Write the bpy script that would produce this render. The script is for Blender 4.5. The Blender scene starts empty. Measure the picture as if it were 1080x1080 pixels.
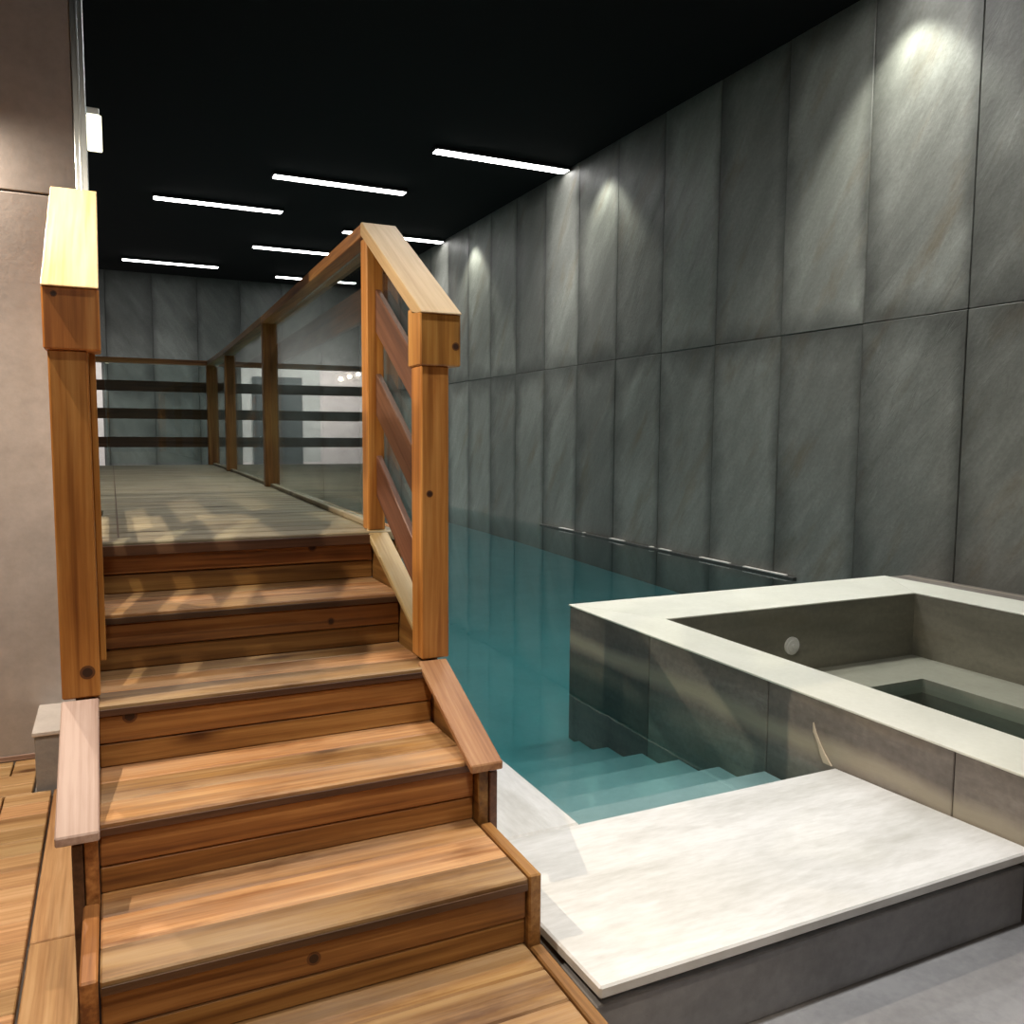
import bpy, bmesh, math, random
from mathutils import Vector, Matrix
random.seed(7)
SC = bpy.context.scene
COL = SC.collection
V = Vector

# ------------------------------------------------------------------ materials
def new_mat(name):
    m = bpy.data.materials.new(name); m.use_nodes = True
    nt = m.node_tree
    for n in list(nt.nodes): nt.nodes.remove(n)
    out = nt.nodes.new('ShaderNodeOutputMaterial')
    return m, nt, out

class G:
    """small node-graph helper"""
    def __init__(s, nt): s.nt = nt
    def n(s, t, **k):
        o = s.nt.nodes.new(t)
        for a, b in k.items():
            if a.startswith('i_'):
                key = a[2:].replace('_', ' ')
                o.inputs[key].default_value = b
            else: setattr(o, a, b)
        return o
    def l(s, a, b): s.nt.links.new(a, b)
    def attr(s, name, vec=True):
        a = s.n('ShaderNodeAttribute', attribute_name=name)
        return a.outputs['Vector'] if vec else a.outputs['Fac']
    def mapping(s, src, scale=(1, 1, 1), rot=(0, 0, 0), loc=(0, 0, 0)):
        m = s.n('ShaderNodeMapping')
        m.inputs['Scale'].default_value = scale; m.inputs['Rotation'].default_value = rot; m.inputs['Location'].default_value = loc
        s.l(src, m.inputs['Vector']); return m.outputs['Vector']
    def noise(s, vec, scale, detail=4, rough=.55, dist=0.0):
        n = s.n('ShaderNodeTexNoise'); n.inputs['Scale'].default_value = scale; n.inputs['Detail'].default_value = detail
        n.inputs['Roughness'].default_value = rough; n.inputs['Distortion'].default_value = dist
        s.l(vec, n.inputs['Vector']); return n.outputs['Fac']
    def ramp(s, fac, stops, interp='LINEAR'):
        r = s.n('ShaderNodeValToRGB'); r.color_ramp.interpolation = interp
        e = r.color_ramp.elements
        while len(e) < len(stops): e.new(.5)
        for k, (p, c) in zip(e, stops):
            k.position = p
            k.color = (c, c, c, 1) if isinstance(c, (int, float)) else (*c, 1)
        s.l(fac, r.inputs['Fac']); return r.outputs['Color']
    def mix(s, fac, a, b, mode='MIX'):
        m = s.n('ShaderNodeMix', data_type='RGBA', blend_type=mode)
        for sock, val in ((m.inputs[0], fac), (m.inputs[6], a), (m.inputs[7], b)):
            if isinstance(val, (int, float)): sock.default_value = val if sock.type == 'VALUE' else (val, val, val, 1)
            elif isinstance(val, tuple): sock.default_value = (*val, 1)
            else: s.l(val, sock)
        return m.outputs[2]
    def math(s, op, a, b=None, c=None):
        m = s.n('ShaderNodeMath', operation=op)
        for i, x in enumerate((a, b, c)):
            if x is None: continue
            if isinstance(x, (int, float)): m.inputs[i].default_value = x
            else: s.l(x, m.inputs[i])
        return m.outputs[0]
    def bsdf(s, out, color, rough=.5, bump=None, bstr=.3, bdist=.01, spec=.5, metal=0.0, coat=0.0):
        p = s.n('ShaderNodeBsdfPrincipled')
        if isinstance(color, tuple): p.inputs['Base Color'].default_value = (*color, 1)
        else: s.l(color, p.inputs['Base Color'])
        if isinstance(rough, (int, float)): p.inputs['Roughness'].default_value = rough
        else: s.l(rough, p.inputs['Roughness'])
        p.inputs['Specular IOR Level'].default_value = spec; p.inputs['Metallic'].default_value = metal
        p.inputs['Coat Weight'].default_value = coat
        if bump is not None:
            b = s.n('ShaderNodeBump'); b.inputs['Strength'].default_value = bstr; b.inputs['Distance'].default_value = bdist
            s.l(bump, b.inputs['Height']); s.l(b.outputs['Normal'], p.inputs['Normal'])
        s.l(p.outputs['BSDF'], out.inputs['Surface']); return p

def wood(name, dark, mid, light, rough=.45, tint=.35, wear=None, wear_amt=0.0, knots=True, spec=.4):
    m, nt, out = new_mat(name); g = G(nt)
    gc = g.attr('gc'); rnd = g.attr('rnd', False)
    warp = g.noise(g.mapping(gc, (1.1, 5, 5)), 1.6, 3)
    w2 = g.n('ShaderNodeVectorMath', operation='MULTIPLY_ADD'); w2.inputs[1].default_value = (.02, .02, .02)
    cv = g.n('ShaderNodeCombineXYZ'); g.l(warp, cv.inputs[0]); g.l(warp, cv.inputs[1]); g.l(warp, cv.inputs[2])
    g.l(cv.outputs[0], w2.inputs[0]); g.l(gc, w2.inputs[2])
    fine = g.noise(g.mapping(w2.outputs[0], (2.2, 85, 85)), 1.0, 5, .6)
    bands = g.noise(g.mapping(w2.outputs[0], (.9, 17, 17)), 1.0, 3, .5, .6)
    blot = g.noise(g.mapping(gc, (2.0, 6, 6)), 1.0, 4, .6)
    f = g.math('ADD', g.math('MULTIPLY', fine, .35), g.math('ADD', g.math('MULTIPLY', bands, .45), g.math('MULTIPLY', blot, .2)))
    c = g.ramp(f, [(.38, dark), (.5, mid), (.615, light)])
    hs = g.n('ShaderNodeHueSaturation')
    g.l(c, hs.inputs['Color'])
    g.l(g.math('ADD', g.math('MULTIPLY', rnd, tint), 1 - tint / 2), hs.inputs['Value'])
    g.l(g.math('ADD', g.math('MULTIPLY', rnd, -.016), .508), hs.inputs['Hue'])
    c = hs.outputs['Color']
    if knots:
        vo = g.n('ShaderNodeTexVoronoi', feature='F1'); vo.inputs['Scale'].default_value = 1.0
        g.l(g.mapping(w2.outputs[0], (2.6, 6.5, 6.5)), vo.inputs['Vector'])
        k = g.ramp(vo.outputs['Distance'], [(.06, 0.0), (.13, .6), (.22, 1.0)])
        sep = g.n('ShaderNodeSeparateColor'); g.l(vo.outputs['Color'], sep.inputs[0])
        on = g.math('GREATER_THAN', sep.outputs[0], .66)
        kk = g.math('SUBTRACT', 1.0, g.math('MULTIPLY', on, g.math('SUBTRACT', 1.0, k)))
        c = g.mix(kk, g.mix(1.0, c, (.28, .2, .15), 'MULTIPLY'), c)
    st = g.noise(g.mapping(gc, (.7, 26, 26), loc=(1, 9, 4)), 1.0, 3, .5)
    c = g.mix(g.ramp(st, [(.57, 0.0), (.68, .6)]), c, g.mix(1.0, c, (.5, .4, .32), 'MULTIPLY'))
    if wear is not None:
        wn = g.noise(g.mapping(gc, (1.6, 7, 7), loc=(3, 1, 2)), 1.0, 6, .65)
        wf = g.math('MULTIPLY', g.ramp(wn, [(.38, 0.0), (.68, 1.0)]), wear_amt)
        c = g.mix(wf, c, wear)
        sn = g.noise(g.mapping(gc, (2.5, 9, 9), loc=(7, 5, 2)), 1.0, 5, .6)
        c = g.mix(g.ramp(sn, [(.53, 0.0), (.68, .8)]), c, g.mix(1.0, c, (.45, .36, .3), 'MULTIPLY'))
    g.bsdf(out, c, rough, fine, .25, .002, spec)
    return m

def slate(name, c0, c1, c2, rust=(.16, .12, .07), rust_amt=.35, rough=(.42, .62), bump=.4, edge=.5, veins=.35, horizontal=False, spec=.5, band=False):
    m, nt, out = new_mat(name); g = G(nt)
    gc = g.attr('gc'); rnd = g.attr('rnd', False)
    uv = g.attr('pan')     # 0..1 inside each panel
    if horizontal: strv = g.mapping(gc, (.8, 4.0, 1))
    else: strv = g.mapping(g.mapping(gc, rot=(0, 0, math.radians(56))), (.75, 2.5, 1.0))
    big = g.noise(strv, .8, 6, .55, .35)
    med = g.noise(strv, 2.6, 6, .62, .3)
    fin = g.noise(gc, 34, 4, .6)
    f = g.math('ADD', g.math('MULTIPLY', big, .45), g.math('ADD', g.math('MULTIPLY', med, .35), g.math('MULTIPLY', fin, .2)))
    c = g.ramp(f, [(.34, c0), (.5, c1), (.66, c2)])
    rn = g.noise(g.mapping(strv, (1, 1, 1), loc=(5, 2, 0)), 1.5, 6, .6)
    c = g.mix(g.math('MULTIPLY', g.ramp(rn, [(.55, 0.0), (.72, 1.0)]), rust_amt), c, rust)
    # cleft ridges
    ridge = g.math('ABSOLUTE', g.math('SUBTRACT', g.noise(strv, 1.7, 5, .5, 1.2), .5))
    crack = g.ramp(ridge, [(0.0, 0.0), (.018, 1.0)])
    sel = g.ramp(g.noise(gc, .9, 2), [(.5, 0.0), (.6, 1.0)])
    cr = g.math('MULTIPLY', g.math('MULTIPLY', g.math('SUBTRACT', 1.0, crack), sel), .55 * veins)
    c = g.mix(cr, c, g.mix(1.0, c, .35, 'MULTIPLY'))
    val = g.math('ADD', g.math('MULTIPLY', rnd, .5), .75)
    c = g.mix(1.0, c, val, 'MULTIPLY')
    # darker towards the panel edges, broken up by noise
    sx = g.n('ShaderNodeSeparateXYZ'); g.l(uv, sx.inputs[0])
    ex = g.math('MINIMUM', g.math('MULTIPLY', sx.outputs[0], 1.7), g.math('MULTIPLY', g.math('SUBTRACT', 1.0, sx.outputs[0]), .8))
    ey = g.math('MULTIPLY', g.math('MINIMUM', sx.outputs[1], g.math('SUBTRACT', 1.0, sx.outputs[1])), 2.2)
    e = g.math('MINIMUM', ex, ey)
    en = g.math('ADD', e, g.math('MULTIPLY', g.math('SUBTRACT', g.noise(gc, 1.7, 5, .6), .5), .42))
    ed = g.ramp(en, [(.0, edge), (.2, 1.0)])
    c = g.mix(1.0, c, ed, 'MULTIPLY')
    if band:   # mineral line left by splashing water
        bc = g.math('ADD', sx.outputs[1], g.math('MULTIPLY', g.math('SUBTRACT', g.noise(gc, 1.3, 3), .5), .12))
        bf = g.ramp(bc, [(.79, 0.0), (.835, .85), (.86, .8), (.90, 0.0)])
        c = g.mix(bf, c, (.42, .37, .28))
    rr = g.n('ShaderNodeMapRange'); g.l(med, rr.inputs[0]); rr.inputs[1].default_value = .3; rr.inputs[2].default_value = .7
    rr.inputs[3].default_value = rough[0]; rr.inputs[4].default_value = rough[1]
    h = g.math('ADD', g.math('MULTIPLY', big, .9), g.math('ADD', g.math('MULTIPLY', med, .5), g.math('MULTIPLY', fin, .10)))
    h = g.math('SUBTRACT', h, g.math('MULTIPLY', cr, .25))
    g.bsdf(out, c, rr.outputs[0], h, bump, .035, spec)
    return m

def stone(name, c0, c1, scale=1.3, rough=.5, bump=.12, stretch=(1, 1, 1), spot=None):
    m, nt, out = new_mat(name); g = G(nt)
    gc = g.attr('gc')
    v = g.mapping(gc, stretch)
    a = g.noise(v, scale, 6, .6, .3); b = g.noise(v, scale * 14, 4, .6)
    f = g.math('ADD', g.math('MULTIPLY', a, .7), g.math('MULTIPLY', b, .3))
    c = g.ramp(f, [(.36, c0), (.62, c1)])
    if spot:
        s = g.noise(v, scale * 2.7, 5, .65)
        c = g.mix(g.math('MULTIPLY', g.ramp(s, [(.52, 0.0), (.7, 1.0)]), spot[1]), c, spot[0])
    g.bsdf(out, c, rough, b, bump, .006)
    return m

def plain(name, color, rough=.5, metal=0.0, scale=30, amt=.15, spec=.5):
    m, nt, out = new_mat(name); g = G(nt)
    n = g.noise(g.attr('gc'), scale, 3)
    c = g.mix(g.math('MULTIPLY', n, amt * 2), color, tuple(x * .6 for x in color))
    g.bsdf(out, c, rough, n, .08, .002, spec, metal)
    return m

def emit(name, color, strength):
    m, nt, out = new_mat(name); g = G(nt)
    e = g.n('ShaderNodeEmission'); e.inputs[0].default_value = (*color, 1); e.inputs[1].default_value = strength
    g.l(e.outputs[0], out.inputs['Surface']); return m

def clear(name, tint, ior, ripple=0.0, vol=None, rough=0.0):
    m, nt, out = new_mat(name); g = G(nt)
    geo = g.n('ShaderNodeNewGeometry'); dt = g.n('ShaderNodeVectorMath', operation='DOT_PRODUCT')
    g.l(geo.outputs['Incoming'], dt.inputs[0]); g.l(geo.outputs['Normal'], dt.inputs[1])
    f0 = ((ior - 1) / (ior + 1)) ** 2
    ca = g.math('ABSOLUTE', dt.outputs['Value'])
    fr = g.math('MULTIPLY_ADD', g.math('POWER', g.math('SUBTRACT', 1.0, ca), 5.0), 1 - f0, f0)
    t = g.n('ShaderNodeBsdfTransparent'); t.inputs[0].default_value = (*tint, 1)
    gl = g.n('ShaderNodeBsdfGlossy'); gl.inputs['Roughness'].default_value = rough; gl.inputs[0].default_value = (1, 1, 1, 1)
    if ripple:
        tc = g.n('ShaderNodeTexCoord')
        n1 = g.noise(g.mapping(tc.outputs['Object'], (1, 1, 1)), 3.0, 3)
        b = g.n('ShaderNodeBump'); b.inputs['Strength'].default_value = ripple; b.inputs['Distance'].default_value = .03
        g.l(n1, b.inputs['Height']); g.l(b.outputs['Normal'], gl.inputs['Normal']); g.l(b.outputs['Normal'], dt.inputs[1])
    mx = g.n('ShaderNodeMixShader'); g.l(fr, mx.inputs[0]); g.l(t.outputs[0], mx.inputs[1]); g.l(gl.outputs[0], mx.inputs[2])
    g.l(mx.outputs[0], out.inputs['Surface'])
    if vol:
        va = g.n('ShaderNodeVolumeAbsorption'); va.inputs['Color'].default_value = (*vol[0], 1); va.inputs['Density'].default_value = vol[1]
        g.l(va.outputs[0], out.inputs['Volume'])
    return m

M = {}
M['wood_rail'] = wood('orange_timber', (.28, .10, .022), (.48, .205, .046), (.62, .315, .09), .42, .3)
M['wood_tan_lit'] = wood('lit_tan_timber', (.58, .41, .20), (.70, .54, .29), (.78, .64, .39), .45, .15)  # left handrail only: the strong light on it is mixed into the colour
M['wood_brown'] = wood('brown_cap_timber', (.19, .085, .035), (.31, .16, .07), (.42, .25, .12), .45, .2)
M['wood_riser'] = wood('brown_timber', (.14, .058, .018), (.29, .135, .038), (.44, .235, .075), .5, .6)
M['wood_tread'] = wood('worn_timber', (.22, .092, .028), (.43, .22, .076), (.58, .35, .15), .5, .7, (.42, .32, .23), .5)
M['wood_deck'] = wood('weathered_timber', (.155, .125, .07), (.245, .21, .125), (.33, .29, .19), .5, .5, (.31, .285, .215), .5)
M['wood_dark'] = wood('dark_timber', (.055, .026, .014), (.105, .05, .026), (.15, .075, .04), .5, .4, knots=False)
M['wood_tan'] = wood('tan_timber', (.34, .225, .10), (.44, .315, .155), (.52, .39, .21), .45, .15)
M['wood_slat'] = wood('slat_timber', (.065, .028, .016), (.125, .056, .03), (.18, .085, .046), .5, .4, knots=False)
M['wood_grey'] = wood('greyed_timber', (.29, .185, .15), (.42, .295, .25), (.52, .39, .345), .55, .2, knots=False)
M['wood_duck'] = wood('decking_timber', (.38, .20, .08), (.56, .34, .16), (.68, .46, .25), .5, .4)
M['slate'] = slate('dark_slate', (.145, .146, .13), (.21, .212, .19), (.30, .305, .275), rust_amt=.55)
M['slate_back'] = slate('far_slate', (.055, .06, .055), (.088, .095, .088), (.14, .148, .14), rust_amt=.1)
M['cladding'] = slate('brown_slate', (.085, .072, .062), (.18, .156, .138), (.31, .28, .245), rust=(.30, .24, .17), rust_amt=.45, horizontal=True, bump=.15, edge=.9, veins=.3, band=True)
M['basin'] = slate('olive_slate', (.11, .105, .078), (.16, .152, .12), (.22, .21, .165), rust_amt=.15, horizontal=True, bump=.12, edge=.95, veins=0.0)
M['concrete'] = stone('grey_concrete', (.36, .335, .33), (.50, .47, .465), 1.6, .6, .15)
M['block'] = stone('block_concrete', (.27, .27, .28), (.36, .36, .37), 5, .7, .2)
M['block_top'] = stone('block_pale_top', (.62, .60, .60), (.74, .72, .72), 5, .6, .1)
M['deck_white'] = stone('pale_stone', (.56, .56, .53), (.80, .80, .79), 1.5, .45, .06, (.7, 2.6, 1), ((.46, .45, .41), .4))
M['coping'] = stone('cream_stone', (.70, .70, .61), (.79, .79, .70), 3, .5, .05)
M['floor_low'] = stone('lower_grey_stone', (.22, .22, .23), (.34, .34, .35), 2.5, .6, .2)
M['tile_pool'] = stone('pool_lining', (.40, .48, .465), (.49, .56, .545), 2.2, .5, .03)
M['bench'] = stone('bench_stone', (.27, .27, .215), (.33, .33, .265), 2, .5, .05)
M['ceiling'] = plain('black_ceiling', (.010, .009, .0092), .9, scale=4, spec=.1)
M['white_wall'] = stone('pale_plaster', (.60, .565, .545), (.74, .70, .68), 3.0, .7, .1, (1, 1, .3))
M['door'] = plain('grey_door', (.09, .095, .10), .5)
M['alu'] = plain('aluminium', (.72, .78, .80), .28, 1.0, 60, .05)
M['black'] = plain('black_housing', (.02, .02, .02), .5)
M['plastic'] = plain('white_plastic', (.78, .78, .76), .4, 0, 60, .05)
M['lip'] = plain('dark_gutter', (.05, .05, .045), .4)
M['lime'] = stone('lime_crust', (.55, .52, .48), (.75, .72, .68), 8, .8, .3)
M['sealant'] = plain('cream_sealant', (.68, .58, .44), .6)
M['strip'] = emit('lamp_diffuser', (1.0, .985, .96), 14.0)
M['puck'] = emit('lamp_warm', (1.0, .86, .68), 14.0)
M['box_glow'] = emit('pale_box_glow', (1.0, .93, .66), 2.6)
M['glass'] = clear('clear_glass', (.90, .955, .945), 1.5)
M['water'] = clear('pool_water_clear', (.97, 1, 1), 1.33, .035, ((.20, .615, .64), 1.65))
M['water_tub'] = clear('tub_water_clear', (.97, 1, 1), 1.33, .12, ((.12, .52, .50), 1.3))

# ------------------------------------------------------------------ mesh helpers
class MB:
    def __init__(s):
        s.bm = bmesh.new()
        s.gc = s.bm.verts.layers.float_vector.new('gc')
        s.pan = s.bm.verts.layers.float_vector.new('pan')
        s.rnd = s.bm.verts.layers.float.new('rnd')
    def _fin(s, verts, axes, rnd, off, origin=None):
        r = random.random() if rnd is None else rnd
        o = V((random.uniform(0, 60), random.uniform(0, 60), random.uniform(0, 60))) if off else V((0, 0, 0))
        lo = [min(v.co[i] for v in verts) for i in range(3)]; hi = [max(v.co[i] for v in verts) for i in range(3)]
        for v in verts:
            c = v.co
            v[s.gc] = V((c.dot(axes[0]), c.dot(axes[1]), c.dot(axes[2]))) + o
            p = [(v.co.dot(axes[i])) for i in range(3)]
            v[s.rnd] = r
        for i in (0, 1):
            vals = [v.co.dot(axes[i]) for v in verts]; a, b = min(vals), max(vals)
            for v in verts:
                q = list(v[s.pan]); q[i] = (v.co.dot(axes[i]) - a) / max(b - a, 1e-6); v[s.pan] = V(q)
    AX = {'x': (V((1, 0, 0)), V((0, 1, 0)), V((0, 0, 1))), 'y': (V((0, 1, 0)), V((1, 0, 0)), V((0, 0, 1))),
          'z': (V((0, 0, 1)), V((1, 0, 0)), V((0, 1, 0))), 'yz': (V((0, 1, 0)), V((0, 0, 1)), V((1, 0, 0))),
          'xz': (V((1, 0, 0)), V((0, 0, 1)), V((0, 1, 0)))}
    def _axes(s, g): return MB.AX[g] if isinstance(g, str) else g
    def _bevel(s, faces_verts, bev):
        es = list({e for v in faces_verts for e in v.link_edges})
        r = bmesh.ops.bevel(s.bm, geom=es, offset=bev, segments=1, profile=.5, affect='EDGES', clamp_overlap=True)
        vs = set(r['verts'])
        for f in r['faces']: vs.update(f.verts)
        return vs
    def hexa(s, pts, grain='x', bev=.003, rnd=None, off=True):
        """eight corners: bottom four counter-clockwise, then top four"""
        vs = [s.bm.verts.new(p) for p in pts]
        for q in ((3, 2, 1, 0), (4, 5, 6, 7), (0, 1, 5, 4), (1, 2, 6, 5), (2, 3, 7, 6), (3, 0, 4, 7)):
            s.bm.faces.new([vs[i] for i in q])
        allv = set(vs)
        if bev: allv = {v for v in s._bevel(vs, bev)} 
        allv = [v for v in allv if v.is_valid]
        s._fin(allv, s._axes(grain), rnd, off); return s
    def box(s, a, b, grain='x', bev=.003, rnd=None, off=True):
        x0, y0, z0 = a; x1, y1, z1 = b
        return s.hexa([(x0, y0, z0), (x1, y0, z0), (x1, y1, z0), (x0, y1, z0), (x0, y0, z1), (x1, y0, z1), (x1, y1, z1), (x0, y1, z1)], grain, bev, rnd, off)
    def prism(s, prof, x0, x1, grain='y', bev=.003, rnd=None, off=True, axis='x'):
        """profile polygon (y,z) swept along x (or (x,y) along z)"""
        mk = (lambda p, t: (t, p[0], p[1])) if axis == 'x' else (lambda p, t: (p[0], p[1], t))
        A = [s.bm.verts.new(mk(p, x0)) for p in prof]; B = [s.bm.verts.new(mk(p, x1)) for p in prof]
        n = len(prof)
        s.bm.faces.new(A); s.bm.faces.new(list(reversed(B)))
        for i in range(n): s.bm.faces.new([A[(i + 1) % n], A[i], B[i], B[(i + 1) % n]])
        allv = set(A + B)
        if bev: allv = s._bevel(A + B, bev)
        allv = [v for v in allv if v.is_valid]
        s._fin(allv, s._axes(grain), rnd, off); return s
    def disc(s, c, r, depth, axis='y', seg=28, bev=.003):
        """short cylinder, its back face at c, growing along -axis (y) or -z"""
        d = V((0, -1, 0)) if axis == 'y' else V((0, 0, -1))
        u = V((1, 0, 0)); w = V((0, 0, 1)) if axis == 'y' else V((0, 1, 0))
        A = []; B = []
        for i in range(seg):
            t = 2 * math.pi * i / seg; q = V(c) + u * (r * math.cos(t)) + w * (r * math.sin(t))
            A.append(s.bm.verts.new(q)); B.append(s.bm.verts.new(q + d * depth))
        s.bm.faces.new(A); s.bm.faces.new(list(reversed(B)))
        for i in range(seg): s.bm.faces.new([A[(i + 1) % seg], A[i], B[i], B[(i + 1) % seg]])
        s._fin(A + B, s._axes('xz'), None, True); return s
    def build(s, name, mat, parent=None, smooth=False):
        bmesh.ops.recalc_face_normals(s.bm, faces=s.bm.faces)
        if parent is not None:
            bmesh.ops.translate(s.bm, verts=s.bm.verts, vec=-parent_world(parent))
        me = bpy.data.meshes.new(name); s.bm.to_mesh(me); s.bm.free()
        me.materials.append(mat)
        o = bpy.data.objects.new(name, me); COL.objects.link(o)
        if parent is not None: o.parent = parent
        return o

def SLOPE(m):
    n = math.hypot(1, m)
    return (V((0, 1 / n, m / n)), V((1, 0, 0)), V((0, -m / n, 1 / n)))
def parent_world(o):
    t = V((0, 0, 0))
    while o is not None: t += o.location; o = o.parent
    return t

def thing(name, label, cat, loc, group=None):
    o = bpy.data.objects.new(name, None); COL.objects.link(o); o.location = loc
    o.empty_display_size = .1
    return tag(o, label, cat, group)
def tag(o, label, cat, group=None):
    o['label'] = label; o['category'] = cat
    if group: o['group'] = group
    return o
def struct(o, label=None, cat=None):
    o['kind'] = 'structure'
    if label: o['label'] = label; o['category'] = cat
    return o

# ------------------------------------------------------------------ room
XW, YB, ZC, XL, YF = 5.35, 19.8, 4.57, -3.4, -4.5
JZ = 2.085
# right wall: stone panels on a backing slab
w = MB()
w.box((XW + .03, YF, -1.0), (XW + .2, YB + .2, ZC), 'yz', 0, .5)
y = 4.0 - .9 * 9 - .3
ys = [4.0 + .9 * k for k in range(-9, 18)]
for k in range(len(ys)):
    a = max(ys[k] + .003, YF); b = min(ys[k] + .9 - .003, YB)
    if b - a < .1: continue
    d = random.uniform(-.003, .003)
    w.box((XW + d, a, -1.0), (XW + .04, b, JZ - .003), 'yz', .004)
    w.box((XW - d, a, JZ + .003), (XW + .04, b, ZC), 'yz', .004)
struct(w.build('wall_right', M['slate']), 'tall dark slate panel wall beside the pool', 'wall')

w = MB()
w.box((XL, YB + .03, -1.0), (XW + .2, YB + .2, ZC), 'xz', 0, .5)
x = 0.0
for k in range(6):
    a = -.02 + .9 * k; b = min(a + .894, XW)
    w.box((a, YB, -1.0), (b, YB + .04, JZ - .003), 'xz', .004)
    w.box((a, YB, JZ + .003), (b, YB + .04, ZC), 'xz', .004)
w.box((XL, YB, 2.66), (-.026, YB + .04, ZC), 'xz', .004)
w.box((-.126, YB, -1.0), (-.026, YB + .04, 2.65), 'xz', .004)
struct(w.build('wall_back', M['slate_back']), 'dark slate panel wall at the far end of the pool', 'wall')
w = MB(); w.box((XL, YB - .01, 0), (-.13, YB + .03, 2.655), 'xz', .004)
struct(w.build('trim_1', M['white_wall']), 'pale lit wall section at the far left of the hall', 'wall')
d = MB(); d.box((-1.22, YB - .06, 0), (-.36, YB - .011, 2.47), 'z', .004); d.box((-1.16, YB - .075, .06), (-.42, YB - .055, 2.41), 'z', .004)
do = struct(d.build('door_1', M['door']), 'flush dark grey door in the pale far wall', 'door')
h = MB(); h.box((-.52, YB - .12, 1.0), (-.50, YB - .06, 1.14), 'z', .004); h.build('door_handle', M['alu'], do)

w = MB(); w.box((XL - .2, YF, -.2), (XL, YB + .2, ZC), 'yz', 0)
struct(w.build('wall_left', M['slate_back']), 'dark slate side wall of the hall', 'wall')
w = MB(); w.box((XL, YF - .2, -.3), (XW + .2, YF, ZC), 'xz', 0)
struct(w.build('wall_front', M['concrete']), 'grey wall behind the viewer', 'wall')

PW, ZL = 3.98, -.20
# partition beside the stairs: two concrete panel courses
w = MB()
for a, b in ((-3.4, -2.53), (-2.524, -1.656), (-1.65, -.096)):
    w.box((a, PW, -.2), (b, PW + .14, 2.152), 'xz', .004)
    w.box((a, PW, 2.158), (b, PW + .14, ZC), 'xz', .004)
struct(w.build('wall_partition', M['concrete']), 'grey concrete partition wall left of the wooden stairs', 'wall')
a_ = MB()
a_.box((-.0955, PW - .01, ZL), (-.05, PW + .005, ZC), 'z', .002); a_.box((-.0955, PW + .125, ZL), (-.05, PW + .14, ZC), 'z', .002); a_.box((-.095, PW + .003, ZL), (-.083, PW + .127, ZC), 'z', .001)
a_.box((-.078, PW - .016, ZL), (-.069, PW - .009, ZC), 'z', .001)
tag(a_.build('metal_channel', M['alu']), 'slim bright aluminium channel on the end of the grey partition wall', 'channel')

w = MB(); w.box((XL - .2, YF - .2, ZC), (XW + .2, YB + .2, ZC + .15), 'x', 0)
struct(w.build('ceiling', M['ceiling']), 'black hall ceiling above the pool', 'ceiling')

# lower floor
w = MB(); w.box((XL, YF, -.4), (XW, 1.52, ZL), 'x', 0)
w.box((XL, 1.52, -.4), (-.12, YB, ZL), 'x', 0)
struct(w.build('floor', M['floor_low']), 'lower grey stone floor in front of the pale pool deck', 'floor')

# pool deck (white stone): front slab and the strip beside the stairs
P0, PY = 1.28, 2.19
d = MB()
fz = .028
d.hexa([(.905, 1.455, fz - .03), (2.348, 1.455, fz - .03), (2.348, PY, -.03), (.905, PY, -.03), (.905, 1.455, fz), (2.348, 1.455, fz), (2.348, PY, 0), (.905, PY, 0)], 'x', .005)
struct(d.build('pool_deck', M['deck_white']), 'pale stone deck slab at the near end of the pool', 'deck')
d = MB(); d.box((.905, PY + .004, -.145), (P0, YB, 0), 'y', .008); 
struct(d.build('pool_edge', M['deck_white']), 'pale stone pool edging strip right of the wooden stairs', 'deck')
d = MB(); d.box((.91, 1.475, ZL), (2.345, PY - .002, -.031), 'x', .003); d.box((-.118, 3.1, ZL), (.904, YB, -.04), 'x', 0)
struct(d.build('deck_base', M['floor_low']), 'dark grey stone face below the pale deck slab', 'deck')

# pool basin -----------------------------------------------------------
pb = MB()
fl = [(2.19, -.62), (4.2, -.55), (7.4, -.435), (11.1, -.36), (YB, -.31), (YB, -.95), (2.19, -.95)]
pb.prism(fl, P0 - .02, XW + .03, 'y', 0)
struct(pb.build('pool_basin', M['tile_pool']), 'pale teal lined floor of the swimming pool', 'pool')
pw = MB()
pw.box((P0 - .2, 2.19, -.95), (P0 - .004, YB, -.147), 'yz', 0)
pw.box((P0 - .06, 2.20, -.147), (P0 - .003, YB, -.01), 'yz', 0)
struct(pw.build('pool_side', M['tile_pool']), 'lined side of the pool under the stone edging', 'pool')
# steps down into the pool
st = thing('pool_steps', 'submerged pale steps leading from the deck down into the pool', 'steps', (1.8, 2.2, -.6))
ks = [(2.19, 2.557, -.147), (2.557, 2.839, -.232), (2.839, 3.123, -.302), (3.123, 3.426, -.379), (3.426, 3.746, -.457), (3.746, 4.049, -.526)]
for a, b, z in ks:
    q = MB(); q.box((P0 - .003, PY + .001, -.66), (2.352, b, z), 'x', .006) if a == ks[0][0] else q.box((P0 - .003, a + .001, -.66), (2.352, b, z), 'x', .006)
    q.build('step', M['tile_pool'], st)

# overflow lip on the right wall at the waterline
g_ = MB(); g_.box((XW - .05, 5.5, -.05), (XW - .004, 10.3, -.012), 'y', .004)
lip = struct(g_.build('trim_2', M['lip']), 'dark overflow lip along the pool wall at the waterline', 'gutter')
g_ = MB()
for a, b in ((5.6, 6.15), (6.35, 6.8), (7.3, 7.5), (7.62, 7.68), (8.2, 8.5), (9.1, 9.14), (9.4, 9.75)):
    g_.box((XW - .05, a, -.014), (XW - .012, b, -.003), 'y', .002)
g_.build('lime_crust', M['lime'], lip)

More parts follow.
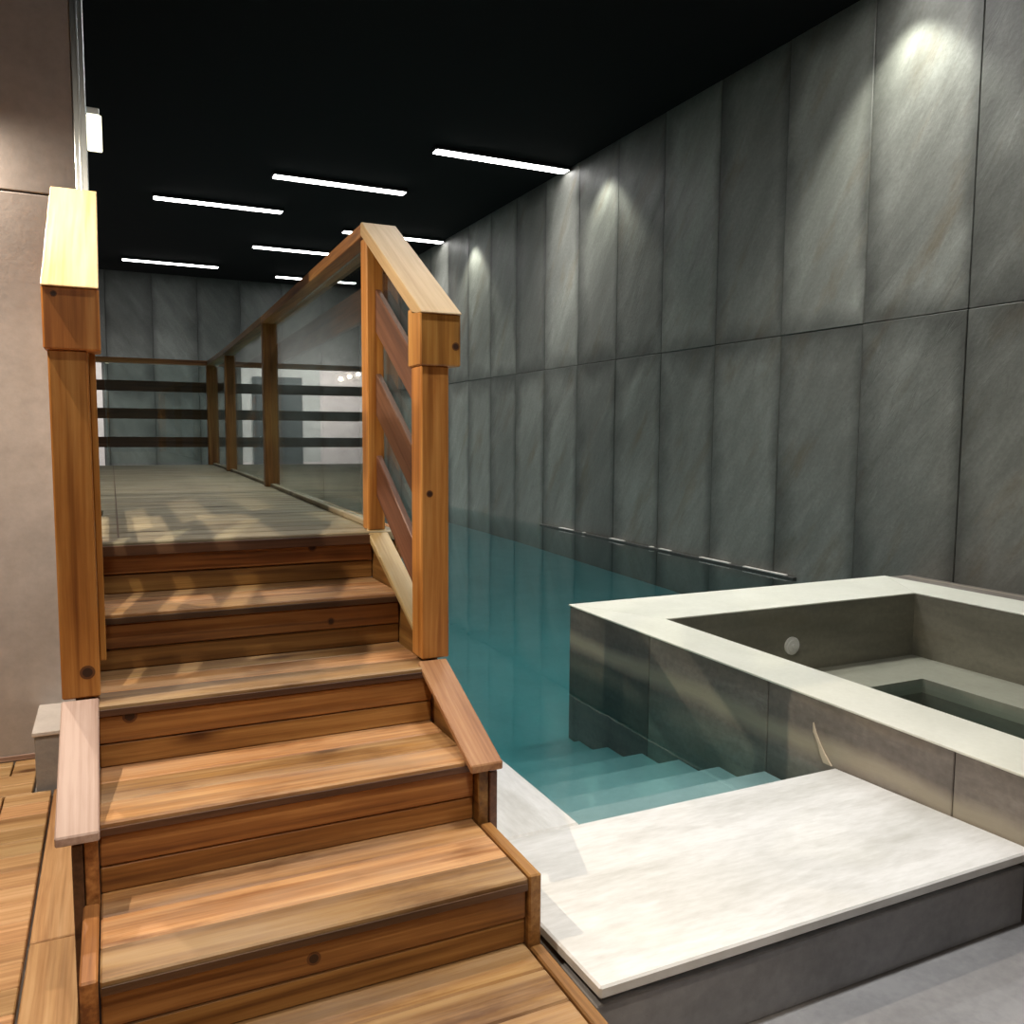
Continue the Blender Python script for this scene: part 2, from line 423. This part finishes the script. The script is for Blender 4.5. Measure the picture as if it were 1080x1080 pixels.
# pool water
wm = MB()
wm.prism([(P0 - .01, PY - .01), (2.355, PY - .01), (2.355, 4.175), (XW + .01, 4.175), (XW + .01, YB + .01), (P0 - .01, YB + .01)], -.7, -.03, 'x', 0, axis='z')
wt = wm.build('pool_water', M['water'])
tag(wt, 'calm teal pool water reflecting the slate wall', 'water'); wt['kind'] = 'stuff'

# ------------------------------------------------------------------ hot tub
TX0, TX1, TY1, TY0 = 2.35, 4.88, 4.18, .95
IX0, IX1, IY1, IY0 = 2.63, 4.52, 3.64, 1.25
RZ = .235
tub = thing('hot_tub', 'raised stone clad hot tub with cream coping beside the pool', 'hot tub', (3.6, 2.6, 0))
c = MB()
jo = [.95, 1.72, 2.55, 3.38, 4.178]
for a, b in zip(jo[:-1], jo[1:]): c.box((TX0, a + .002, -.95), (TX0 + .1, b - .002, RZ - .009), 'yz', .003)
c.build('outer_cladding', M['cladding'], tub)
c = MB(); 
for a, b in ((2.36, 3.2), (3.206, 4.04), (4.046, 4.88)): c.box((a, TY1 - .08, -.95), (b, TY1 - .002, RZ - .009), 'xz', .003)
c.box((TX1 - .1, TY0, -.15), (TX1, TY1 - .1, RZ - .009), 'yz', .003)
c.box((2.46, TY0, -.15), (TX1 - .1, TY0 + .08, RZ - .009), 'xz', .003)
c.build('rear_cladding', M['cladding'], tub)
# coping: mitred ring
c = MB()
O = [(TX0 - .006, TY0 - .006), (TX1 + .006, TY0 - .006), (TX1 + .006, TY1 + .006), (TX0 - .006, TY1 + .006)]
I = [(IX0, IY0), (IX1, IY0), (IX1, IY1), (IX0, IY1)]
for i in range(4):
    j = (i + 1) % 4
    q = [O[i], O[j], I[j], I[i]]
    c.hexa([(x, y, RZ - .009) for x, y in q] + [(x, y, RZ) for x, y in q], 'x' if i % 2 == 0 else 'y', .002)
c.build('coping', M['coping'], tub)
c = MB()
c.box((IX0 - .06, IY1, -.9), (IX1 + .06, IY1 + .06, RZ - .010), 'xz', 0); c.box((IX1, IY0, -.9), (IX1 + .06, IY1, RZ - .010), 'yz', 0)
c.box((IX0 - .06, IY0, -.9), (IX0, IY1, RZ - .010), 'yz', 0); c.box((IX0 - .06, IY0 - .06, -.9), (IX1 + .06, IY0, RZ - .010), 'xz', 0)
c.build('inner_lining', M['basin'], tub)
c = MB()
B0 = .40
WX0, WX1, WY0, WY1 = IX0 + B0, IX1 - B0, IY0 + B0, IY1 - B0
Oq = [(IX0, IY0), (IX1, IY0), (IX1, IY1), (IX0, IY1)]; Iq = [(WX0, WY0), (WX1, WY0), (WX1, WY1), (WX0, WY1)]
for i in range(4):
    j = (i + 1) % 4; q = [Oq[i], Oq[j], Iq[j], Iq[i]]
    c.hexa([(x, y, -.24) for x, y in q] + [(x, y, -.16) for x, y in q], 'x' if i % 2 == 0 else 'y', 0)
c.build('bench', M['bench'], tub)
c = MB()
for i in range(4):
    j = (i + 1) % 4; ax, ay = Iq[i]; bx, by = Iq[j]
    x0, x1 = sorted((ax, bx)); y0, y1 = sorted((ay, by))
    e = .05
    if i == 0: c.box((x0 - e, y0 - e, -.9), (x1 + e, y0, -.24), 'xz', 0)
    if i == 1: c.box((x0, y0, -.9), (x0 + e, y1, -.24), 'yz', 0)
    if i == 2: c.box((x0 - e, y0, -.9), (x1 + e, y0 + e, -.24), 'xz', 0)
    if i == 3: c.box((x0 - e, y0, -.9), (x0, y1, -.24), 'yz', 0)
c.build('well_lining', M['basin'], tub)
c = MB(); c.box((WX0 - .05, WY0 - .05, -.95), (WX1 + .05, WY1 + .05, -.62), 'x', 0); c.build('well_floor', M['tile_pool'], tub)
c = MB(); c.disc((3.515, IY1, .0), .052, .012); c.disc((3.515, IY1 - .012, .0), .036, .008); c.disc((3.515, IY1 - .02, .0), .014, .008)
jet = c.build('jet_fitting', M['plastic'], tub); jet['label'] = 'round white jet fitting on the tub wall'
c = MB()
pts = [(2.235, .012), (2.26, .06), (2.245, .10), (2.285, .15)]
zz = [(2.205, 0), (2.245, 0), (2.262, .03), (2.275, .065), (2.30, .10), (2.302, .135), (2.287, .10), (2.268, .07), (2.245, .04)]
c.prism(zz, TX0 - .006, TX0 + .002, 'yz', 0)
sl = c.build('sealant_smear', M['sealant'], tub); sl['label'] = 'cream sealant smear running up the cladding'
wm = MB(); wm.box((IX0 - .01, IY0 - .01, -.7), (IX1 + .01, IY1 + .01, -.185), 'x', 0)
wt = wm.build('tub_water', M['water_tub']); tag(wt, 'still dark teal water inside the raised hot tub', 'water'); wt['kind'] = 'stuff'
# ledge between tub and wall
c = MB(); c.box((TX1 + .004, YF + 3, -.15), (XW - .004, 4.36, .185), 'y', .004)
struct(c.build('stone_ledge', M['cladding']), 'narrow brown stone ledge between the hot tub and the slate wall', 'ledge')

# ------------------------------------------------------------------ staircase
XA, XB = -.055, .85
FY = [1.38, 1.70, 2.02, 2.345, 2.665, 2.98]
R_ = .17
stair = thing('staircase', 'wooden staircase of worn orange treads climbing to the footbridge', 'stairs', (.4, 2.0, 0))
for k in range(5):
    q = MB(); z = R_ * k; y0 = FY[k] - .012; y1 = FY[k + 1] + .02
    n = 3; wd = (y1 - y0) / n
    for i in range(n):
        q.box((XA + .002, y0 + i * wd + .001, z - .032), (XB - .002, y0 + (i + 1) * wd - .001, z), 'x', .004)
    tr = q.build('tread', M['wood_tread'], stair)
    q = MB(); q.box((XA + .004, y0 - .003, z - .030), (XB - .004, y0 + .0005, z - .012), 'x', .001); q.build('nosing_shadow', M['wood_dark'], tr)  # dark strip stands in for the shadow line below the tread front
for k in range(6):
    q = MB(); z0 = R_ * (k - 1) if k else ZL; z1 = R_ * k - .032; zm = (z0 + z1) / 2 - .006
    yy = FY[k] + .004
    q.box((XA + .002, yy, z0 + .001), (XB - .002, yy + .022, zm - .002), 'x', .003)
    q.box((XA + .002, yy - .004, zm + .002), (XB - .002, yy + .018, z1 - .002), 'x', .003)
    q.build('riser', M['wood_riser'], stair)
def nose(y): return .17 + (y - 1.70) * .53          # line through the nosings
for s in (0, 1):
    # inner skirt, outer stringer, caps
    xi0, xi1 = ((XB, XB + .028) if s else (XA - .028, XA))
    xo0, xo1 = ((XB + .03, XB + .052) if s else (XA - .052, XA - .03))
    q = MB()
    q.prism([(1.99, ZL), (3.0, ZL), (3.0, .845), (2.45, nose(2.45) - .012), (2.45, .502), (1.99, nose(1.99) - .012)], xi0, xi1, 'y', .002)
    q.build('skirt_board', M['wood_riser'], stair)
    q = MB()
    q.prism([(1.985, ZL), (3.0, ZL), (3.0, .845), (2.45, nose(2.45) - .012), (2.45, .502), (1.985, nose(1.985) - .012)], xo0, xo1, 'y', .002)
    q.build('stringer', M['wood_dark'], stair)
    q = MB()
    q.prism([(1.688, ZL), (1.982, ZL), (1.982, .174), (1.688, .174)], *((XB + .001, XB + .033) if s else (XA - .033, XA - .001)), 'y', .004)
    q.build('step_edging', M['wood_riser'], stair)
    q = MB(); q.prism([(1.368, ZL), (1.684, ZL), (1.684, .004), (1.368, .004)], *((XB + .001, XB + .033) if s else (XA - .033, XA - .001)), 'y', .004)
    q.build('step_edging', M['wood_riser'], stair)
    q = MB()
    x0, x1 = ((.812, .902) if s else (-.136, -.05))
    q.prism([(1.95, .326), (2.366, .503), (2.366, .523), (1.95, .348)], x0, x1, SLOPE(.42), .003)
    cp = q.build('cap_board', M['wood_brown' if s else 'wood_grey'], stair)
    if not s: cp['label'] = 'greyed pinkish cap board at the foot of the left post'
    q = MB()
    x0, x1 = ((.832, .904) if s else (-.136, -.05))
    q.prism([(2.465, nose(2.465) + .006), (3.0, nose(2.98) - .018), (3.0, nose(2.98) + .012), (2.465, nose(2.465) + .026)], x0, x1, SLOPE(.53), .003)
    q.build('cap_board', M['wood_tan'], stair)

# ------------------------------------------------------------------ footbridge deck
XP = ((2.98, .872), (5.765, .955), (8.29, 1.01), (10.05, 1.03))
def XR(y):
    y = min(max(y, XP[0][0]), XP[-1][0])
    for (a, xa), (b, xb) in zip(XP[:-1], XP[1:]):
        if y <= b: return xa + (xb - xa) * (y - a) / (b - a)
YD1 = 10.02
br = thing('footbridge', 'weathered timber footbridge deck at the top of the stairs', 'footbridge', (.4, 6.5, 0))
q = MB(); y = 2.965; i = 0
while y < YD1 - .05:
    y1 = min(y + .142, YD1)
    xl = -.045 if y1 > PW - .02 and y < PW + .15 else -.13
    q.hexa([(xl, y + .002, .815), (XR(y) + .07, y + .002, .815), (XR(y1) + .07, y1 - .002, .815), (xl, y1 - .002, .815),
            (xl, y + .002, .85), (XR(y) + .07, y + .002, .85), (XR(y1) + .07, y1 - .002, .85), (xl, y1 - .002, .85)], 'x', .004)
    y = y1
for i in range(14):
    y = 8.05 + i * .14; q.box((-2.3, y + .002, .815), (-.134, y + .138, .85), 'x', .004)
q.build('deck_boards', M['wood_deck'], br)
q = MB(); q.box((XA + .003, 2.955, .806), (XB - .003, 2.9655, .840), 'x', .002); q.build('front_shadow_strip', M['wood_slat'], br)  # dark strip added as the thin shadow along the deck's front edge
q = MB(); q.hexa([(XR(3.0) + .075, 3.02, .66), (XR(3.0) + .1, 3.02, .66), (XR(YD1) + .1, YD1, .66), (XR(YD1) + .075, YD1, .66),
                  (XR(3.0) + .075, 3.02, .85), (XR(3.0) + .1, 3.02, .85), (XR(YD1) + .1, YD1, .85), (XR(YD1) + .075, YD1, .85)], 'y', .003)
q.build('side_fascia', M['wood_riser'], br)
q = MB(); q.box((-.04, 3.05, .70), (.85, YD1 - .05, .814), 'y', 0); q.build('underframe', M['wood_dark'], br)
q = MB(); q.box((-2.25, 8.1, 0), (-2.15, 8.2, .814), 'z', .003); q.build('support_leg', M['wood_dark'], br)
for yy in (4.4, 6.4, 8.4, 9.9):
    q = MB(); q.box((.05, yy, 0), (.15, yy + .1, .70), 'z', .003); q.build('support_leg', M['wood_dark'], br)
    q = MB(); q.box((.7, yy, 0), (.8, yy + .1, .70), 'z', .003); q.build('support_leg', M['wood_dark'], br)
q = MB(); q.box((.009, 3.1, .85), (.014, YD1 - .1, .8515), 'y', 0); q.build('joint_strip', M['wood_dark'], br)

# ------------------------------------------------------------------ stair railings
def stair_rail(s):
    if s: px0, px1, hx0, hx1, sx0, sx1 = .825, .912, .82, .946, .866, .888
    else: px0, px1, hx0, hx1, sx0, sx1 = -.134, -.046, -.142, -.016, -.112, -.09
    t = thing('stair_railing', 'right stair railing with sloping slats and chunky timber handrail block' if s else
              'left stair railing with broad brightly lit handrail close to the grey partition wall', 'railing', ((px0 + px1) / 2, 2.4, .5),)
    q = MB(); q.box((px0, 2.37, .524 if s else .524), (px1, 2.46, 1.402), 'z', .004); q.build('post', M['wood_rail'], t)
    q = MB(); q.box((px0 + .011, 2.982, .852), (px1 - .014, 3.058, 1.898), 'z', .004); q.build('post', M['wood_rail'], t)
    if not s:
        q = MB(); q.box((px1 + .0005, 2.44, .60), (px1 + .016, 2.468, 1.40), 'z', .002); q.build('glazing_bead', M['wood_rail'], t)
    q = MB(); q.prism([(2.36, 1.402), (2.475, 1.402), (2.475, 1.575), (2.36, 1.553)], hx0, hx1, 'z', .004); q.build('end_block', M['wood_rail'], t)
    q = MB(); q.prism([(2.352, 1.552), (2.352, 1.556), (2.985, 1.943), (3.0, 1.943), (3.0, 1.90), (2.985, 1.896), (2.43, 1.556)], hx0, hx1, SLOPE(.611), .003)
    hr = q.build('handrail', M['wood_tan' if s else 'wood_tan_lit'], t)
    hr['label'] = 'pale sloping handrail board'
    for zt in (1.715, 1.418, 1.125):
        q = MB(); sl = .64; y0, y1 = 2.462, 2.98
        zl = lambda y: zt + (y - 2.98) * sl
        q.prism([(y0, zl(y0) - .15), (y1, zl(y1) - .15), (y1, zl(y1)), (y0, zl(y0))], sx0, sx1, SLOPE(.64), .003); q.build('slat', M['wood_slat'], t)
    xg = (px1 - .018) if s else (px0 + .008)
    q = MB(); q.prism([(2.466, .64), (2.976, .91), (2.976, 1.875), (2.466, 1.57)], xg, xg + .008, 'y', 0); q.build('glass_pane', M['glass'], t)
    return t
RR = stair_rail(1); LR = stair_rail(0)
M['knot'] = plain('dark_knot', (.05, .02, .009), .5, 0, 60, .3)
M['knot_rim'] = plain('knot_rim', (.17, .065, .02), .5, 0, 60, .3)
def knot(x, y, z, rad, par):
    q = MB(); q.disc((x, y, z), rad * 1.5, .0006, seg=20); o = q.build('knot', M['knot_rim'], par)
    q = MB(); q.disc((x, y - .0006, z), rad, .0005, seg=18); q.build('knot_heart', M['knot'], o)
knot(-.074, 2.37, .59, .012, LR); knot(.851, 2.37, 1.025, .007, RR); knot(.93, 2.36, 1.46, .008, RR); knot(-.115, 2.36, 1.535, .005, LR)
knot(.63, 2.98, .80, .010, stair); knot(.02, 2.345, .47, .012, stair); knot(.62, 2.665, .60, .008, stair); knot(.35, 1.70, .10, .010, stair)

t = thing('short_railing', 'short slatted timber railing between the left stair post and the grey partition wall', 'railing', (-.09, 3.5, .85))
for yy in (3.885,):
    q = MB(); q.box((-.13, yy, .852), (-.05, yy + .08, 1.895), 'z', .004); q.build('post', M['wood_rail'], t)
q = MB(); q.box((-.13, 3.004, 1.896), (-.052, 3.966, 1.94), 'y', .003); q.build('handrail', M['wood_rail'], t)
for z in (1.645, 1.345, 1.04):
    q = MB(); q.box((-.104, 3.06, z), (-.082, 3.884, z + .113), 'y', .003); q.build('slat', M['wood_riser'], t)
# footbridge side railing
t = thing('footbridge_railing', 'long glazed timber railing along the pool side of the footbridge', 'railing', (.95, 6.5, .85))
def along(x0, x1, y0, y1, za, zb, name, mat, grain='y', bev=.003, dz=0.0, par=None):
    q = MB(); a = XR(y0); b = XR(y1)
    q.hexa([(a + x0, y0, za), (a + x1, y0, za), (b + x1, y1, za + dz), (b + x0, y1, za + dz),
            (a + x0, y0, zb), (a + x1, y0, zb), (b + x1, y1, zb + dz), (b + x0, y1, zb + dz)], grain, bev)
    return q.build(name, M[mat], par if par is not None else t)
for a, b, z in ((3.004, 5.762, 0), (5.764, 8.288, .018), (8.29, 9.938, .034)):
    along(-.05, .078, a, b, 1.895 + z, 1.943 + z, 'handrail', 'wood_riser', dz=.017)
for yy in (5.72, 8.25):
    along(-.042, .042, yy, yy + .085, .852, 1.918, 'post', 'wood_riser', 'z')
for a, b in ((3.064, 5.715), (5.81, 8.245), (8.34, 9.93)): along(-.012, .03, a, b, .851, .872, 'bottom_rail', 'wood_deck')
for a, b in ((3.064, 5.715), (5.81, 8.245), (8.34, 9.93)):
    along(.004, .014, a, b, .873, 1.893, 'glass_pane', 'glass', bev=0)
for a, b in ((3.09, 5.764), (5.766, 8.289), (8.291, 9.95)): along(.05, .072, a, b, 1.655, 1.79, 'slat', 'wood_slat')
# end railing
t2 = thing('end_railing', 'dark slatted timber railing across the far end of the footbridge', 'railing', (.45, 10.0, .85))
xe = XR(10.0)
q = MB(); q.box((xe - .055, 9.955, .852), (xe + .045, 10.045, 1.94), 'z', .004); q.build('post', M['wood_riser'], t2)
for px in (-1.1, -2.2):
    q = MB(); q.box((px, 9.955, .852), (px + .08, 10.045, 1.94), 'z', .004); q.build('post', M['wood_rail'], t2)
q = MB(); q.box((-2.25, 9.94, 1.942), (xe + .08, 10.06, 1.995), 'x', .004); q.build('handrail', M['wood_riser'], t2)
for z in (1.65, 1.352, 1.045):
    q = MB(); q.box((-2.25, 10.047, z), (xe + .06, 10.07, z + .112), 'x', .003); q.build('slat', M['wood_dark'], t2)
q = MB(); q.box((-.045, 9.99, .875), (xe - .058, 10.0, 1.938), 'x', 0); q.build('glass_pane', M['glass'], t2)

# ------------------------------------------------------------------ left foreground
q = MB(); q.box((-.304, 3.617, ZL), (-.115, PW - .002, .038), 'x', .004)
blk = tag(q.build('plinth_block', M['block']), 'low grey concrete block with white top against the partition wall', 'block')
q = MB(); q.box((-.311, 3.608, .0385), (-.112, PW - .0015, .058), 'x', .004); tp = q.build('top_slab', M['block_top'], blk); tp['label'] = 'white top slab'

dk = thing('wooden_decking', 'light brown wooden decking boards left of the staircase', 'decking', (-.8, 2.6, ZL))
D0, D1 = ZL + .001, ZL + .03
y = .6; row = 0
while y < 3.97:
    y1 = min(y + .107, 3.975)
    if y1 - y > .03:
        x = -1.98 - (.2245 if row // 2 % 2 else 0)
        while x < -.26:
            x1 = min(x + .449, -.249)
            xe1 = min(x1, -.315) if y1 > 3.6 else x1
            if xe1 - x > .02:
                q = MB(); q.box((x + .003, y + .0015, D0), (xe1 - .003, y1 - .0015, D1), 'x', .003); q.build('board', M['wood_duck'], dk)
            x = x1
    y = y1; row += 1
for a, b in ((.6, 1.55), (1.55, 2.5), (2.5, 3.6)):
    q = MB(); q.box((-.243, a + .003, D0), (-.115, b - .003, D1), 'y', .003); q.build('board', M['wood_duck'], dk)
dk2 = thing('wooden_decking', 'light brown wooden decking boards at the foot of the staircase', 'decking', (.4, 1.0, ZL))
y = .35
while y < 1.34:
    y1 = min(y + .107, 1.365)
    q = MB(); q.box((-.108, y + .0015, D0), (.885, y1 - .0015, D1), 'x', .003); q.build('board', M['wood_duck'], dk2)
    y = y1
# wooden skirting at the foot of the partition
q = MB(); q.box((-3.3, PW - .006, ZL + .031), (-.315, PW - .0005, ZL + .055), 'x', .003)
struct(q.build('baseboard_left', M['wood_grey']), 'thin pale board at the foot of the partition wall', 'baseboard')

# ------------------------------------------------------------------ lamps
def lamp(kind, name, loc, energy, color, target=None, size=.05, angle=None, blend=.3, sx=None, sy=None, spread=180):
    d = bpy.data.lights.new(name, kind); d.energy = energy; d.color = color
    if kind == 'AREA':
        d.shape = 'RECTANGLE'; d.size = sx; d.size_y = sy; d.spread = math.radians(spread)
    else: d.shadow_soft_size = size
    if kind == 'SPOT': d.spot_size = math.radians(angle); d.spot_blend = blend
    o = bpy.data.objects.new(name, d); COL.objects.link(o); o.location = loc
    if target is not None:
        o.rotation_euler = (V(target) - V(loc)).to_track_quat('-Z', 'Y').to_euler()
    return o
def strip(x0, x1, y, label):
    t = thing('strip_light', label, 'ceiling light', ((x0 + x1) / 2, y, ZC), 'ceiling strip lights')
    q = MB(); hw = .095
    q.box((x0 - .02, y - hw, ZC - .045), (x1 + .02, y - hw + .012, ZC), 'x', .002); q.box((x0 - .02, y + hw - .012, ZC - .045), (x1 + .02, y + hw, ZC), 'x', .002)
    q.box((x0 - .02, y - hw, ZC - .045), (x0 - .004, y + hw, ZC), 'x', .002); q.box((x1 + .004, y - hw, ZC - .045), (x1 + .02, y + hw, ZC), 'x', .002)
    q.box((x0 - .02, y - hw, ZC - .012), (x1 + .02, y + hw, ZC), 'x', 0)
    q.build('housing', M['black'], t)
    q = MB(); q.box((x0, y - hw + .014, ZC - .052), (x1, y + hw - .014, ZC - .014), 'x', .006); q.build('diffuser', M['strip'], t)
    lamp('AREA', 'strip_beam', ((x0 + x1) / 2 - .15, y, ZC - .056), 30, (1, .985, .95), ((x0 + x1) / 2 - .15, y, 0), sx=1.35, sy=.09, spread=112)
    return t
L = [(3.56, 5.32, 9.70, 'nearest and rightmost ceiling strip light close to the slate wall'),
     (2.02, 3.79, 11.55, 'ceiling strip light above the handrail peak, second from the right in the front row'),
     (.66, 2.44, 13.34, 'third ceiling strip light of the front row, left of the handrail peak'),
     (3.58, 5.31, 14.13, 'ceiling strip light crossing behind the handrail peak towards the slate wall'),
     (2.41, 4.15, 15.98, 'ceiling strip light in the middle of the second row, its end behind the handrail'),
     (.31, 2.06, 18.27, 'far left ceiling strip light close to the back wall'),
     (3.29, 5.0, 18.75, 'smallest and farthest ceiling strip light, partly seen through the railing glass')]
for a in L: strip(*a)
# near lamps above the frame
strip(3.56, 5.32, 4.35, 'ceiling strip light above the hot tub, out of the picture at the top')
strip(.2, 1.96, 6.2, 'ceiling strip light above the footbridge, out of the picture at the top')
strip(1.9, 3.66, 5.3, 'ceiling strip light above the pool, out of the picture at the top')
strip(.9, 2.66, 1.3, 'ceiling strip light above the pale deck, out of the picture at the top')

# wall washers recessed in the ceiling next to the slate wall
for i, y in enumerate((4.55, 8.75, 12.75)):
    lamp('SPOT', 'wall_washer', (5.03, y, 4.5), 115 if i == 0 else 95, (.97, 1, .88), (5.1, y, 0), .04, 90, .5)
WARM = (1, .82, .63)
lamp('SPOT', 'stair_spot', (-.7, 2.3, 2.62), 170, WARM, (-.3, 2.5, .5), .015, 124, .5)
lamp('SPOT', 'landing_spot', (-.72, 3.925, 2.43), 115, WARM, (-.2, 3.2, .85), .015, 165, 1.0)
lamp('SPOT', 'stair_flood', (.15, .3, 3.0), 135, (1, .84, .66), (.35, 1.55, .1), .04, 44, .6)
lamp('SPOT', 'front_flood', (-.2, -1.5, 3.2), 62, (1, .84, .66), (.4, 2.2, .6), .1, 70, .6)
lamp('SPOT', 'deck_spot', (1.5, 1.2, 4.4), 230, (1, .97, .93), (1.6, 1.95, 0), .05, 30, 1.0)

# pale glowing box seen beside the channel, high behind the left handrail
lb = thing('glow_box', 'small glowing pale yellow box at the top left beside the aluminium channel', 'lamp', (-.02, PW + .06, 2.354))
q = MB(); q.box((-.049, PW + .01, 2.362), (.007, PW + .05, 2.50), 'z', .004); q.build('glow_body', M['box_glow'], lb)
q = MB(); q.box((-.049, PW + .015, 2.501), (.0, PW + .045, 2.53), 'z', .003); q.build('mount', M['alu'], lb)

for i, (x, z, l) in enumerate(((-2.1, 2.47, 'nearest the door'), (-2.3, 2.53, 'in the middle of three'), (-2.5, 2.59, 'farthest from the door'))):
    t = thing('wall_lamp', 'small round glowing lamp on the pale far wall, ' + l, 'lamp', (x, YB - .01, z), 'round lamps on the far wall')
    q = MB(); q.disc((x, YB - .011, z), .045, .02); q.build('mount', M['black'], t)
    q = MB(); q.disc((x, YB - .032, z), .045, .03); q.build('diffuser', M['puck'], t)
lamp('AREA', 'far_room_light', (-2.0, 17.6, 2.9), 90, (1, .93, .88), (-2.0, YB, 1.3), sx=1.6, sy=.2)

# ------------------------------------------------------------------ camera
f, yaw, pit, rol = 890.876939, .442226033, .0905640038, -.00652109976
cy, sy = math.cos(yaw), math.sin(yaw)
fwd = V((sy * math.cos(pit), cy * math.cos(pit), -math.sin(pit))); right = V((cy, -sy, 0)); down = fwd.cross(right)
r2 = right * math.cos(rol) + down * math.sin(rol); d2 = -right * math.sin(rol) + down * math.cos(rol)
cam = bpy.data.cameras.new('camera'); co = bpy.data.objects.new('camera', cam); COL.objects.link(co)
cam.sensor_fit = 'HORIZONTAL'; cam.sensor_width = 36; cam.lens = 36 * f / 1080; cam.clip_start = .02; cam.clip_end = 100
mt = Matrix((r2, -d2, -fwd)).transposed().to_4x4(); mt.translation = V((0, 0, 1.2)); co.matrix_world = mt
SC.camera = co
wd = bpy.data.worlds.new('world'); SC.world = wd; wd.use_nodes = True
wd.node_tree.nodes['Background'].inputs[0].default_value = (.02, .022, .025, 1); wd.node_tree.nodes['Background'].inputs[1].default_value = 1.0
vs = SC.view_settings; vs.view_transform = 'Standard'; vs.look = 'None'; vs.exposure = 0.08; vs.gamma = 1.0; vs.use_curve_mapping = False
cyc = SC.cycles
cyc.max_bounces = 10; cyc.transparent_max_bounces = 16; cyc.diffuse_bounces = 4; cyc.glossy_bounces = 5
cyc.sample_clamp_indirect = 4.0; cyc.caustics_reflective = False; cyc.caustics_refractive = False
cyc.use_denoising = True
